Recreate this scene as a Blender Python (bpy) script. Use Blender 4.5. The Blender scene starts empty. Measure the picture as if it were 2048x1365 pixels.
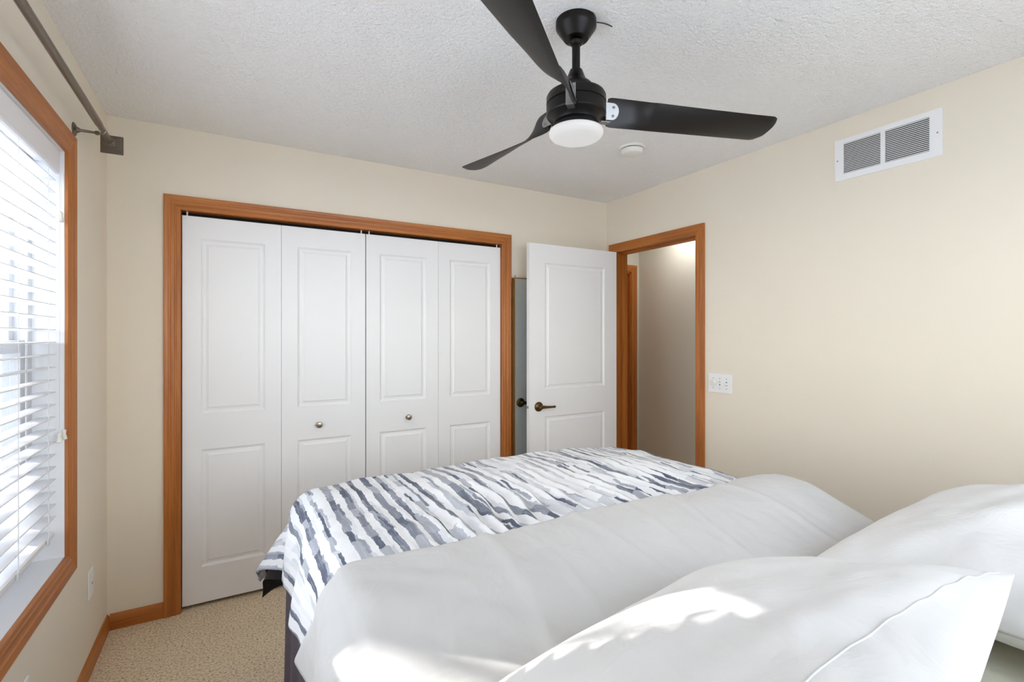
import bpy, math, random
import numpy as np
from mathutils import Vector, noise as mnoise

scene = bpy.context.scene
COL = scene.collection
R = math.radians
random.seed(7)

# ------------------------------------------------------------------ camera
CAM = Vector((0.514, -2.9486, 1.394))
cam_d = bpy.data.cameras.new('camera')
cam_d.sensor_width = 36.0
cam_d.lens = 971.6 * 36.0 / 2048.0
cam_d.shift_y = -10.0 / 2048.0
cam_d.clip_start = 0.02
cam = bpy.data.objects.new('camera', cam_d)
cam.location = CAM
cam.rotation_euler = (R(90), 0, -R(29.945))
COL.objects.link(cam)
scene.camera = cam

# ------------------------------------------------------------------ world, sun, exposure
scene.view_settings.view_transform = 'Standard'
scene.view_settings.look = 'None'
scene.view_settings.gamma = 1.0
scene.view_settings.use_curve_mapping = False
scene.view_settings.exposure = 0.29
scene.cycles.max_bounces = 14
scene.cycles.diffuse_bounces = 10
scene.cycles.transparent_max_bounces = 16
scene.cycles.sample_clamp_indirect = 6.0
scene.cycles.caustics_reflective = True
scene.cycles.caustics_refractive = False

world = bpy.data.worlds.new('sky')
scene.world = world
world.use_nodes = True
wn = world.node_tree.nodes
wl_ = world.node_tree.links
w_tc = wn.new('ShaderNodeTexCoord')
w_sep = wn.new('ShaderNodeSeparateXYZ')
w_ramp = wn.new('ShaderNodeValToRGB')
wl_.new(w_tc.outputs['Generated'], w_sep.inputs[0])
wl_.new(w_sep.outputs['Z'], w_ramp.inputs['Fac'])
w_ramp.color_ramp.elements[0].position = 0.0
w_ramp.color_ramp.elements[0].color = (0.91, 0.965, 1.0, 1)      # bright horizon
w_ramp.color_ramp.elements[1].position = 0.8
w_ramp.color_ramp.elements[1].color = (0.28, 0.36, 0.48, 1)     # deeper zenith
wl_.new(w_ramp.outputs['Color'], wn['Background'].inputs['Color'])
wn['Background'].inputs['Strength'].default_value = 8.0

SUN_AZ = Vector((1.0, -0.80, 0)).normalized()
SUN_EL = R(30)
sun_dir = Vector((SUN_AZ.x * math.cos(SUN_EL), SUN_AZ.y * math.cos(SUN_EL), -math.sin(SUN_EL)))
sun_d = bpy.data.lights.new('sun', 'SUN')
sun_d.energy = 9.5
sun_d.angle = R(0.53)
sun_d.color = (1.0, 0.98, 0.95)
sun = bpy.data.objects.new('sun', sun_d)
sun.rotation_euler = sun_dir.to_track_quat('-Z', 'Y').to_euler()
sun.location = (-6, 4, 6)
COL.objects.link(sun)

# room constants
W = 3.0737          # right wall
H = 2.44
YF = -3.34          # wall behind the camera
WT = 0.116          # wall thickness
WY0, WY1, WZ0, WZ1 = -2.30, -0.667, 0.613, 2.046      # window opening
WX = -0.16          # outer face of the left wall
DY0, DY1, DZ = -0.855, -0.109, 2.035                   # room door opening
CX0, CX1, CZ = 0.291, 2.130, 2.028                     # closet opening

VX0, VX1, VZa, VZb = 0.75, 2.60, 1.12, 2.08           # opening of the added fill window behind the camera
def portal(loc, direction, sx, sy):
    d = bpy.data.lights.new('window_portal', 'AREA')
    d.shape = 'RECTANGLE'
    d.size = sx
    d.size_y = sy
    d.cycles.is_portal = True
    o = bpy.data.objects.new('window_portal', d)
    o.location = loc
    o.rotation_euler = Vector(direction).to_track_quat('-Z', 'Y').to_euler()
    COL.objects.link(o)
portal((WX - 0.01, (WY0 + WY1) / 2, (WZ0 + WZ1) / 2), (1, 0, 0), WY1 - WY0, WZ1 - WZ0)
portal(((VX0 + VX1) / 2, YF - .13, (VZa + VZb) / 2), (0, 1, 0), VX1 - VX0, VZb - VZa)

hl_d = bpy.data.lights.new('hall_light', 'AREA')
hl_d.shape = 'DISK'
hl_d.size = 0.2
hl_d.energy = 3.2
hl_d.color = (1.0, 0.97, 0.93)
hl = bpy.data.objects.new('hall_light', hl_d)
hl.location = (3.88, 0.05, 2.42)
COL.objects.link(hl)

# ------------------------------------------------------------------ materials
def lin(c):
    return tuple(((v / 255.0) / 12.92 if v / 255.0 <= 0.04045 else ((v / 255.0 + 0.055) / 1.055) ** 2.4) for v in c)

class NT:
    def __init__(self, name):
        self.m = bpy.data.materials.new(name)
        self.m.use_nodes = True
        self.t = self.m.node_tree
        self.b = self.t.nodes['Principled BSDF']
        self.out = self.t.nodes['Material Output']
    def n(self, kind, **kw):
        nd = self.t.nodes.new(kind)
        for k, v in kw.items():
            setattr(nd, k, v)
        return nd
    def l(self, a, b):
        self.t.links.new(a, b)
    def math(self, op, a, b=None, c=None):
        nd = self.n('ShaderNodeMath', operation=op)
        for i, v in enumerate((a, b, c)):
            if v is None:
                continue
            if isinstance(v, (int, float)):
                nd.inputs[i].default_value = v
            else:
                self.l(v, nd.inputs[i])
        return nd.outputs[0]
    def mix(self, f, a, b):
        nd = self.n('ShaderNodeMix', data_type='RGBA')
        if isinstance(f, (int, float)):
            nd.inputs[0].default_value = f
        else:
            self.l(f, nd.inputs[0])
        for i, v in ((6, a), (7, b)):
            if isinstance(v, tuple):
                nd.inputs[i].default_value = (v[0], v[1], v[2], 1)
            else:
                self.l(v, nd.inputs[i])
        return nd.outputs[2]
    def coord(self, out='Object', scale=(1, 1, 1)):
        tc = self.n('ShaderNodeTexCoord')
        mp = self.n('ShaderNodeMapping')
        mp.inputs['Scale'].default_value = scale
        self.l(tc.outputs[out], mp.inputs['Vector'])
        return mp.outputs['Vector']
    def noise(self, vec, scale, detail=2, rough=0.5, dist=0.0):
        nd = self.n('ShaderNodeTexNoise')
        self.l(vec, nd.inputs['Vector'])
        nd.inputs['Scale'].default_value = scale
        nd.inputs['Detail'].default_value = detail
        nd.inputs['Roughness'].default_value = rough
        nd.inputs['Distortion'].default_value = dist
        return nd.outputs['Fac']
    def ramp(self, f, stops):
        nd = self.n('ShaderNodeValToRGB')
        cr = nd.color_ramp
        while len(cr.elements) < len(stops):
            cr.elements.new(0.5)
        for e, (p, c) in zip(cr.elements, stops):
            e.position = p
            e.color = (c[0], c[1], c[2], 1)
        self.l(f, nd.inputs['Fac'])
        return nd.outputs['Color']
    def bump(self, h, strength=0.3, dist=0.002, prev=None):
        nd = self.n('ShaderNodeBump')
        nd.inputs['Strength'].default_value = strength
        nd.inputs['Distance'].default_value = dist
        self.l(h, nd.inputs['Height'])
        if prev is not None:
            self.l(prev, nd.inputs['Normal'])
        return nd.outputs['Normal']

def plain(name, col, rough=0.5, metal=0.0, noise_amt=0.0, noise_scale=20, bump=0.0, bump_scale=200, spec=None):
    t = NT(name)
    c = lin(col)
    t.b.inputs['Base Color'].default_value = (c[0], c[1], c[2], 1)
    t.b.inputs['Roughness'].default_value = rough
    t.b.inputs['Metallic'].default_value = metal
    if spec is not None:
        t.b.inputs['Specular IOR Level'].default_value = spec
    v = t.coord()
    if noise_amt:
        f = t.noise(v, noise_scale, 3)
        d = tuple(x * (1 - noise_amt) for x in c)
        t.l(t.ramp(f, [(0.3, d), (0.7, c)]), t.b.inputs['Base Color'])
    if bump:
        t.l(t.bump(t.noise(v, bump_scale, 3), bump, 0.001), t.b.inputs['Normal'])
    return t.m

def wood(name, axis):
    t = NT(name)
    sc = [34, 34, 34]
    sc[axis] = 1.6
    v = t.coord('Object', tuple(sc))
    f1 = t.noise(v, 1.0, 5, 0.6, 0.6)
    sc2 = [150, 150, 150]
    sc2[axis] = 4
    v2 = t.coord('Object', tuple(sc2))
    f2 = t.noise(v2, 1.0, 3, 0.6)
    sc3 = [3, 3, 3]
    sc3[axis] = 2.2
    f3 = t.noise(t.coord('Object', tuple(sc3)), 1.0, 2)
    c1 = t.ramp(f1, [(0.25, lin((146, 82, 28))), (0.5, lin((188, 114, 46))), (0.75, lin((208, 138, 66)))])
    c2 = t.mix(t.math('MULTIPLY', f2, 0.30), c1, lin((122, 62, 20)))
    c3 = t.mix(t.math('MULTIPLY', f3, 0.35), c2, lin((164, 88, 32)))
    t.l(c3, t.b.inputs['Base Color'])
    t.b.inputs['Roughness'].default_value = 0.38
    t.l(t.bump(f2, 0.08, 0.001), t.b.inputs['Normal'])
    return t.m

def wall_paint(name, col):
    t = NT(name)
    v = t.coord()
    c = lin(col)
    f = t.noise(v, 3.0, 2)
    t.l(t.ramp(f, [(0.3, tuple(x * 0.985 for x in c)), (0.7, c)]), t.b.inputs['Base Color'])
    t.b.inputs['Roughness'].default_value = 0.62
    t.b.inputs['Specular IOR Level'].default_value = 0.3
    t.l(t.bump(t.noise(v, 140, 2), 0.12, 0.001), t.b.inputs['Normal'])
    return t.m

def ceiling_mat():
    t = NT('ceiling_texture')
    v = t.coord()
    c = lin((247, 247, 246))
    t.b.inputs['Base Color'].default_value = (*c, 1)
    t.b.inputs['Roughness'].default_value = 0.75
    a = t.noise(v, 70, 4, 0.6, 0.3)
    b = t.noise(v, 160, 2, 0.6)
    h = t.math('ADD', t.math('POWER', a, 2.0), t.math('MULTIPLY', b, 0.35))
    t.l(t.bump(h, 1.0, 0.010), t.b.inputs['Normal'])
    return t.m

def carpet_mat():
    t = NT('carpet')
    v = t.coord()
    a = t.noise(v, 105, 3, 0.7)
    b = t.noise(v, 260, 2, 0.6)
    d = t.noise(v, 6, 2)
    s = t.math('ADD', t.math('MULTIPLY', a, 0.65), t.math('MULTIPLY', b, 0.35))
    c = t.ramp(s, [(0.37, lin((98, 76, 50))), (0.44, lin((214, 192, 158))), (0.56, lin((246, 231, 205)))])
    c2 = t.mix(t.math('MULTIPLY', d, 0.2), c, lin((170, 144, 108)))
    t.l(c2, t.b.inputs['Base Color'])
    t.b.inputs['Roughness'].default_value = 0.95
    t.b.inputs['Specular IOR Level'].default_value = 0.05
    t.l(t.bump(s, 0.7, 0.010), t.b.inputs['Normal'])
    return t.m

def fabric(name, col, rough=0.85, weave=900, wr=0.15, wr_scale=9):
    t = NT(name)
    v = t.coord()
    c = lin(col)
    f = t.noise(v, 4, 2)
    t.l(t.ramp(f, [(0.3, tuple(x * 0.97 for x in c)), (0.7, c)]), t.b.inputs['Base Color'])
    t.b.inputs['Roughness'].default_value = rough
    t.b.inputs['Specular IOR Level'].default_value = 0.15
    t.b.inputs['Sheen Weight'].default_value = 0.1
    n1 = t.bump(t.noise(v, wr_scale, 4, 0.6, 0.8), wr, 0.02)
    t.l(t.bump(t.noise(v, weave, 1), 0.1, 0.0006, n1), t.b.inputs['Normal'])
    return t.m

def stripes_mat():
    t = NT('striped_cotton')
    tc = t.n('ShaderNodeTexCoord')
    sp = t.n('ShaderNodeSeparateXYZ')
    t.l(tc.outputs['UV'], sp.inputs[0])
    s, q = sp.outputs[0], sp.outputs[1]
    v = tc.outputs['UV']
    def uvnoise(scale_vec, detail=2):
        mp = t.n('ShaderNodeMapping')
        mp.inputs['Scale'].default_value = scale_vec
        t.l(v, mp.inputs['Vector'])
        return t.noise(mp.outputs['Vector'], 1.0, detail, 0.6)
    wob = t.math('MULTIPLY', t.math('SUBTRACT', uvnoise((14, 22, 1), 3), 0.5), 0.016)
    def band(width, seglen, off):
        ss = t.math('ADD', t.math('ADD', s, wob), off)
        i = t.math('FLOOR', t.math('DIVIDE', ss, width))
        w1 = t.n('ShaderNodeTexWhiteNoise', noise_dimensions='1D')
        t.l(i, w1.inputs['W'])
        r1 = w1.outputs['Value']
        segshift = t.math('MULTIPLY', r1, 7.3)
        j = t.math('FLOOR', t.math('ADD', t.math('ADD', t.math('DIVIDE', q, seglen), segshift),
                                   t.math('MULTIPLY', uvnoise((30, 6, 1)), 0.6)))
        w2 = t.n('ShaderNodeTexWhiteNoise', noise_dimensions='2D')
        cb = t.n('ShaderNodeCombineXYZ')
        t.l(i, cb.inputs[0]); t.l(j, cb.inputs[1])
        t.l(cb.outputs[0], w2.inputs['Vector'])
        return r1, w2.outputs['Value']
    P = 0.047
    ss = t.math('ADD', t.math('ADD', s, wob), 3.17)
    qd = t.math('DIVIDE', ss, P)
    i = t.math('FLOOR', qd)
    u = t.math('FRACT', qd)
    w1 = t.n('ShaderNodeTexWhiteNoise', noise_dimensions='1D')
    t.l(i, w1.inputs['W'])
    r1 = w1.outputs['Value']
    w1b = t.n('ShaderNodeTexWhiteNoise', noise_dimensions='1D')
    t.l(t.math('ADD', i, 0.37), w1b.inputs['W'])
    r1b = w1b.outputs['Value']
    def seg(length, off):
        j = t.math('FLOOR', t.math('ADD', t.math('ADD', t.math('DIVIDE', q, length), t.math('MULTIPLY', r1, 7.3)),
                                   t.math('MULTIPLY', uvnoise((26, 5, 1)), 0.8)))
        w2 = t.n('ShaderNodeTexWhiteNoise', noise_dimensions='2D')
        cb = t.n('ShaderNodeCombineXYZ')
        t.l(t.math('ADD', i, off), cb.inputs[0]); t.l(j, cb.inputs[1])
        t.l(cb.outputs[0], w2.inputs['Vector'])
        return w2.outputs['Value']
    g1 = seg(0.085, 0.0)
    g2 = seg(0.14, 0.5)
    streak = uvnoise((170, 10, 1), 3)
    wash = uvnoise((8, 4, 1), 2)
    white = lin((240, 240, 240))
    pale = t.mix(t.math('MULTIPLY', wash, 0.55), white, lin((206, 209, 213)))
    # main painted stripe of each repeat: slate in most, pale grey in the others
    width = t.math('ADD', t.math('MULTIPLY', r1b, 0.26), t.math('ADD', t.math('MULTIPLY', g1, 0.16), 0.22))
    main = t.math('LESS_THAN', u, width)
    dark = t.ramp(g1, [(0.0, lin((86, 92, 108))), (0.30, lin((108, 113, 127))), (0.55, lin((138, 142, 153))), (0.85, lin((172, 175, 182)))])
    light = t.ramp(g1, [(0.0, lin((170, 174, 182))), (0.4, lin((200, 203, 208))), (0.8, lin((226, 228, 230)))])
    col = t.mix(t.math('GREATER_THAN', r1, 0.46), light, dark)
    base = t.mix(main, pale, col)
    # paler companion stroke along one side, broken up
    side = t.math('MULTIPLY', t.math('MULTIPLY', t.math('GREATER_THAN', u, width), t.math('LESS_THAN', u, t.math('ADD', width, t.math('MULTIPLY', g2, 0.34)))), t.math('GREATER_THAN', g2, 0.35))
    base1 = t.mix(side, base, t.ramp(g2, [(0.35, lin((158, 162, 172))), (0.6, lin((196, 199, 205))), (0.9, lin((222, 224, 227)))]))
    r2, h2 = band(0.0085, 0.10, 5.4)
    thin = t.math('MULTIPLY', t.math('GREATER_THAN', r2, 0.83), t.math('GREATER_THAN', h2, 0.55))
    base2 = t.mix(thin, base1, t.ramp(h2, [(0.55, lin((176, 180, 188))), (0.85, lin((92, 97, 114)))]))
    fin = t.mix(t.math('MULTIPLY', t.ramp(streak, [(0.5, (0, 0, 0)), (0.74, (1, 1, 1))]), 0.3), base2, lin((224, 226, 229)))
    t.l(fin, t.b.inputs['Base Color'])
    t.b.inputs['Roughness'].default_value = 0.8
    t.b.inputs['Specular IOR Level'].default_value = 0.2
    vo = t.coord()
    t.l(t.bump(t.noise(vo, 26, 4, 0.6, 0.6), 0.22, 0.012), t.b.inputs['Normal'])
    return t.m

def glass_mat(name, tint=(1, 1, 1), refl=0.08, opacity=0.0, ocol=(0.3, 0.3, 0.3)):
    t = NT(name)
    tr = t.n('ShaderNodeBsdfTransparent')
    tr.inputs[0].default_value = (*tint, 1)
    gl = t.n('ShaderNodeBsdfGlossy')
    gl.inputs['Roughness'].default_value = 0.02
    mx = t.n('ShaderNodeMixShader')
    mx.inputs[0].default_value = refl
    t.l(tr.outputs[0], mx.inputs[1]); t.l(gl.outputs[0], mx.inputs[2])
    last = mx.outputs[0]
    if opacity:
        df = t.n('ShaderNodeBsdfDiffuse')
        df.inputs[0].default_value = (*ocol, 1)
        m2 = t.n('ShaderNodeMixShader')
        m2.inputs[0].default_value = opacity
        t.l(last, m2.inputs[1]); t.l(df.outputs[0], m2.inputs[2])
        last = m2.outputs[0]
    t.l(last, t.out.inputs['Surface'])
    return t.m

def emit_mat(name, col, strength):
    t = NT(name)
    c = lin(col)
    t.b.inputs['Base Color'].default_value = (*c, 1)
    t.b.inputs['Base Color'].default_value = (*(x * .4 for x in c), 1)
    t.b.inputs['Emission Color'].default_value = (*c, 1)
    t.b.inputs['Emission Strength'].default_value = strength
    t.b.inputs['Roughness'].default_value = 0.4
    return t.m

M = dict(
    wall=wall_paint('beige_wall_paint', (236, 227, 210)),
    hallwall=wall_paint('hall_wall_paint', (223, 221, 211)),
    ceil=ceiling_mat(),
    carpet=carpet_mat(),
    wx=wood('stained_wood_x', 0), wy=wood('stained_wood_y', 1), wz=wood('stained_wood_z', 2),
    door=plain('white_door_paint', (240, 240, 240), 0.42, bump=0.04, bump_scale=160),
    white=plain('white_plastic', (240, 240, 240), 0.35),
    jamb=plain('white_jamb_paint', (241, 242, 244), 0.45),
    slat=plain('white_blind_slat', (238, 238, 240), 0.4),
    cord=plain('white_cord', (225, 225, 225), 0.8),
    vinyl=plain('white_vinyl', (208, 209, 211), 0.35),
    black=plain('black_fan_metal', (24, 22, 21), 0.38, 0.55, 0.1, 30),
    blade=plain('black_fan_blade', (26, 23, 22), 0.42, 0.1, 0.12, 12, spec=0.5),
    darkgrey=plain('dark_grey_metal', (58, 56, 58), 0.35, 0.7),
    chrome=plain('bright_steel', (165, 165, 165), 0.42, 1.0),
    nickel=plain('brushed_nickel', (170, 160, 146), 0.3, 1.0),
    bronze=plain('aged_bronze', (112, 88, 58), 0.32, 0.9, 0.2, 60),
    rod=plain('pewter_rod', (122, 112, 100), 0.28, 0.85, 0.1, 60),
    brass=plain('thin_brass', (150, 124, 74), 0.35, 0.9),
    mirror=plain('mirror_silver', (232, 236, 235), 0.02, 1.0),
    dark=plain('dark_void', (14, 13, 13), 0.9),
    screw=plain('screw_grey', (150, 150, 152), 0.3, 0.9),
    ink=plain('dark_slot', (40, 40, 42), 0.6),
    ivory=plain('ivory_knob', (232, 230, 220), 0.4),
    skirt=fabric('plum_grey_skirt', (84, 76, 86), 0.9),
    blanket=fabric('black_blanket', (40, 36, 36), 0.95),
    sage=fabric('sage_sheet', (205, 203, 186), 0.85, wr=0.2, wr_scale=7),
    lining=fabric('white_lining', (197, 196, 194), 0.85, wr=0.4, wr_scale=5),
    pillow=fabric('white_pillowcase', (220, 219, 217), 0.85, wr=0.38, wr_scale=6),
    stripes=stripes_mat(),
    glass=glass_mat('window_glass'),
    screen=glass_mat('insect_screen', refl=0.0, opacity=0.45, ocol=(0.12, 0.12, 0.13)),
    lens=emit_mat('lit_opal_lens', (246, 244, 242), 0.36),
    smoke=plain('aged_white_plastic', (236, 234, 226), 0.45),
    bark=plain('grey_bark', (92, 80, 70), 0.9, bump=0.4, bump_scale=40),
    ground=plain('white_bounce_ground', (240, 241, 244), 0.9, noise_amt=0.06, noise_scale=3),  # snow white added to throw more daylight up at the ceiling
    siding=plain('house_siding', (214, 208, 198), 0.8),
    mattress=plain('mattress_ticking', (220, 218, 212), 0.9),
)

# ------------------------------------------------------------------ mesh helpers
class MB:
    def __init__(self):
        self.v = []
        self.f = []
        self.uv = None
    def add(self, vs, fs):
        o = len(self.v)
        self.v += [tuple(p) for p in vs]
        self.f += [tuple(i + o for i in q) for q in fs]
        return self
    def box(self, x0, x1, y0, y1, z0, z1):
        return self.add([(x, y, z) for x in (x0, x1) for y in (y0, y1) for z in (z0, z1)],
                        [(0, 1, 3, 2), (4, 6, 7, 5), (0, 4, 5, 1), (2, 3, 7, 6), (0, 2, 6, 4), (1, 5, 7, 3)])
    def lathe(self, c, prof, axis=(0, 0, 1), seg=40, caps=True):
        """prof: list of (radius, height along axis)"""
        A = Vector(axis).normalized()
        U = A.orthogonal().normalized()
        V = A.cross(U)
        c = Vector(c)
        vs = []
        for r, h in prof:
            for k in range(seg):
                a = 2 * math.pi * k / seg
                vs.append(c + A * h + U * (r * math.cos(a)) + V * (r * math.sin(a)))
        fs = []
        n = len(prof)
        for i in range(n - 1):
            for k in range(seg):
                k2 = (k + 1) % seg
                fs.append((i * seg + k, i * seg + k2, (i + 1) * seg + k2, (i + 1) * seg + k))
        if caps:
            fs.append(tuple(range(seg - 1, -1, -1)))
            fs.append(tuple((n - 1) * seg + k for k in range(seg)))
        return self.add(vs, fs)
    def tube(self, pts, r, seg=10, caps=True):
        pts = [Vector(p) for p in pts]
        rr = r if isinstance(r, (list, tuple)) else [r] * len(pts)
        vs = []
        prevU = None
        for i, p in enumerate(pts):
            t = (pts[min(i + 1, len(pts) - 1)] - pts[max(i - 1, 0)]).normalized()
            if prevU is None:
                U = t.orthogonal().normalized()
            else:
                U = (prevU - t * prevU.dot(t)).normalized()
            prevU = U
            V = t.cross(U)
            for k in range(seg):
                a = 2 * math.pi * k / seg
                vs.append(p + U * (rr[i] * math.cos(a)) + V * (rr[i] * math.sin(a)))
        fs = []
        for i in range(len(pts) - 1):
            for k in range(seg):
                k2 = (k + 1) % seg
                fs.append((i * seg + k, i * seg + k2, (i + 1) * seg + k2, (i + 1) * seg + k))
        if caps:
            fs.append(tuple(range(seg - 1, -1, -1)))
            fs.append(tuple((len(pts) - 1) * seg + k for k in range(seg)))
        return self.add(vs, fs)
    def prism(self, poly, d):
        """poly: 3D loop; d: extrusion vector"""
        n = len(poly)
        d = Vector(d)
        vs = [Vector(p) for p in poly] + [Vector(p) + d for p in poly]
        fs = [tuple(range(n - 1, -1, -1)), tuple(range(n, 2 * n))]
        for i in range(n):
            j = (i + 1) % n
            fs.append((i, j, n + j, n + i))
        return self.add(vs, fs)
    def casing(self, O, A, B, N, L, m0, m1, prof):
        O, A, B, N = map(Vector, (O, A, B, N))
        n = len(prof)
        vs = [O + A * (-w * m0) + B * w + N * d for w, d in prof] + [O + A * (L + w * m1) + B * w + N * d for w, d in prof]
        fs = [tuple(range(n - 1, -1, -1)), tuple(range(n, 2 * n))]
        for i in range(n):
            j = (i + 1) % n
            fs.append((i, j, n + j, n + i))
        return self.add(vs, fs)

def worldpos(o):
    p = Vector((0, 0, 0))
    while o is not None:
        p += o.location
        o = o.parent
    return p

def obj(name, mb, mat, parent=None, origin=None, smooth=None, bevel=None):
    """vertices are given in world space; the object's origin is its parent's unless given"""
    base = worldpos(parent) if parent else Vector((0, 0, 0))
    org = Vector(origin) if origin is not None else base
    me = bpy.data.meshes.new(name)
    me.from_pydata([tuple(Vector(p) - org) for p in mb.v], [], mb.f)
    me.validate()
    import bmesh
    bm = bmesh.new(); bm.from_mesh(me)
    bmesh.ops.recalc_face_normals(bm, faces=bm.faces)
    bm.to_mesh(me); bm.free()
    if mb.uv is not None:
        ul = me.uv_layers.new(name='UVMap')
        for lp in me.loops:
            ul.data[lp.index].uv = mb.uv[lp.vertex_index]
    me.materials.append(mat)
    if smooth is not None:
        for p in me.polygons:
            p.use_smooth = True
        if smooth < 180:
            me.set_sharp_from_angle(angle=R(smooth))
    o = bpy.data.objects.new(name, me)
    COL.objects.link(o)
    o.location = org - base
    if parent:
        o.parent = parent
    if bevel:
        b = o.modifiers.new('bevel', 'BEVEL')
        b.width = bevel; b.segments = 2; b.limit_method = 'ANGLE'; b.angle_limit = R(40)
    return o

def tag(o, label, cat, group=None, kind=None):
    o['label'] = label
    o['category'] = cat
    if group: o['group'] = group
    if kind: o['kind'] = kind
    return o

def thing(name, loc, label, cat, group=None, kind=None):
    o = bpy.data.objects.new(name, None)
    o.empty_display_size = 0.05
    o.location = loc
    COL.objects.link(o)
    return tag(o, label, cat, group, kind)

def struct(name, mb, mat, label, cat, **kw):
    return tag(obj(name, mb, mat, **kw), label, cat, kind='structure')

# ------------------------------------------------------------------ room shell
HX = 4.10           # far hall wall
HYE = 0.69          # hall end wall
struct('floor', MB().box(WX, HX + .12, YF - .12, 1.6, -0.08, 0), M['carpet'], 'tan speckled carpet floor beside the bed', 'floor')
struct('ceiling', MB().box(WX, HX + .12, YF - .12, 1.6, H, H + .1), M['ceil'], 'white textured ceiling above the black fan', 'ceiling')
jt = 0.012
wl = MB()
wl.box(WX, 0, YF - .12, WY0 - jt, 0, H).box(WX, 0, WY1 + jt, .9, 0, H)
wl.box(WX, 0, WY0 - jt, WY1 + jt, 0, WZ0 - jt).box(WX, 0, WY0 - jt, WY1 + jt, WZ1 + jt, H)
struct('wall_left', wl, M['wall'], 'beige wall holding the blind covered window', 'wall')
wb = MB()
wb.box(0, CX0 - jt, 0, WT, 0, H).box(CX1 + jt, W, 0, WT, 0, H).box(CX0 - jt, CX1 + jt, 0, WT, CZ + jt, H)
struct('wall_back', wb, M['wall'], 'beige wall around the white bifold closet doors', 'wall')
wr = MB()
wr.box(W, W + WT, YF - .12, DY0 - jt, 0, H).box(W, W + WT, DY1 + jt, .9, 0, H).box(W, W + WT, DY0 - jt, DY1 + jt, DZ + jt, H)
struct('wall_right', wr, M['wall'], 'beige wall with the return vent and doorway to the hall', 'wall')
struct('wall_front', MB().box(0, VX0, YF - .12, YF, 0, H).box(VX1, W, YF - .12, YF, 0, H).box(VX0, VX1, YF - .12, YF, 0, VZa).box(VX0, VX1, YF - .12, YF, VZb, H), M['wall'], 'beige wall behind the head of the bed', 'wall')
cl = MB()
cl.box(0, W, .78, .9, 0, H)
struct('wall_closet', cl, M['dark'], 'back of the closet behind the bifold doors, coloured near black for shade', 'wall')  # closet shade is put into the near-black colour
hw = MB()
hw.box(HX, HX + .12, -2.6, HYE + .9, 0, H)
struct('wall_hall', hw, M['hallwall'], 'shaded hall wall seen through the doorway', 'wall')
he = MB()
he.box(3.99, HX, HYE, HYE + WT, 0, H).box(W + WT, 3.23, HYE, HYE + WT, 0, H).box(3.23, 3.99, HYE, HYE + WT, DZ, H)
struct('wall_hall_end', he, M['hallwall'], 'hall end wall above the brown cased doorway', 'wall')
struct('wall_hall_near', MB().box(W + WT, HX, -2.6, -2.5, 0, H), M['hallwall'], 'near end wall of the hall', 'wall')
struct('ground', MB().box(-30, 30, -30, 30, -0.7, -0.6), M['ground'], 'ground outside the window, with snow added to bounce light indoors', 'ground')  # snow cover is added, bouncing daylight up onto the ceiling

# ------------------------------------------------------------------ casings and baseboards
PROF = [(0, 0), (0, .009), (.003, .011), (.016, .012), (.019, .0145), (.024, .0145), (.027, .0125), (.040, .014), (.044, .017),
        (.050, .0175), (.053, .0155), (.060, .0175), (.067, .0185), (.070, .016), (.070, 0)]
def sc_prof(w):
    return [(a * w / .07, d) for a, d in PROF]
# closet casing
t1 = thing('trim_1', (CX0, 0, 0), 'orange brown wood casing around the closet opening', 'door casing', kind='structure')
P7 = sc_prof(.07)
obj('side_casing', MB().casing((CX0, 0, 0), (0, 0, 1), (-1, 0, 0), (0, -1, 0), CZ, 0, 1, P7), M['wz'], t1, smooth=25)
obj('side_casing', MB().casing((CX1, 0, 0), (0, 0, 1), (1, 0, 0), (0, -1, 0), CZ, 0, 1, P7), M['wz'], t1, smooth=25)
obj('head_casing', MB().casing((CX0, 0, CZ), (1, 0, 0), (0, 0, 1), (0, -1, 0), CX1 - CX0, 1, 1, P7), M['wx'], t1, smooth=25)
jm = MB().box(CX0 - jt, CX0, 0, WT, 0, CZ).box(CX1, CX1 + jt, 0, WT, 0, CZ)
obj('side_jamb', jm, M['wz'], t1)
obj('head_jamb', MB().box(CX0 - jt, CX1 + jt, 0, WT, CZ, CZ + jt), M['wx'], t1)
# room door casing
t2 = thing('trim_2', (W, DY0, 0), 'orange brown wood casing around the open hall doorway', 'door casing', kind='structure')
P65 = sc_prof(.066)
obj('side_casing', MB().casing((W, DY0, 0), (0, 0, 1), (0, -1, 0), (-1, 0, 0), DZ, 0, 1, P65), M['wz'], t2, smooth=25)
obj('side_casing', MB().casing((W, DY1, 0), (0, 0, 1), (0, 1, 0), (-1, 0, 0), DZ, 0, 1, P65), M['wz'], t2, smooth=25)
obj('head_casing', MB().casing((W, DY0, DZ), (0, 1, 0), (0, 0, 1), (-1, 0, 0), DY1 - DY0, 1, 1, P65), M['wy'], t2, smooth=25)
obj('side_jamb', MB().box(W, W + WT, DY0 - jt, DY0, 0, DZ).box(W + .05, W + .062, DY0, DY0 + .01, 0, DZ), M['wz'], t2)
obj('side_jamb', MB().box(W, W + WT, DY1, DY1 + jt, 0, DZ).box(W + .05, W + .085, DY1 - .012, DY1, 0, DZ), M['wz'], t2)
obj('head_jamb', MB().box(W, W + WT, DY0 - jt, DY1 + jt, DZ, DZ + jt).box(W + .05, W + .085, DY0, DY1, DZ - .012, DZ), M['wy'], t2)
obj('strike_plate', MB().box(W + .018, W + .046, DY0, DY0 + .002, .885, .945), M['bronze'], t2)
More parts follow.
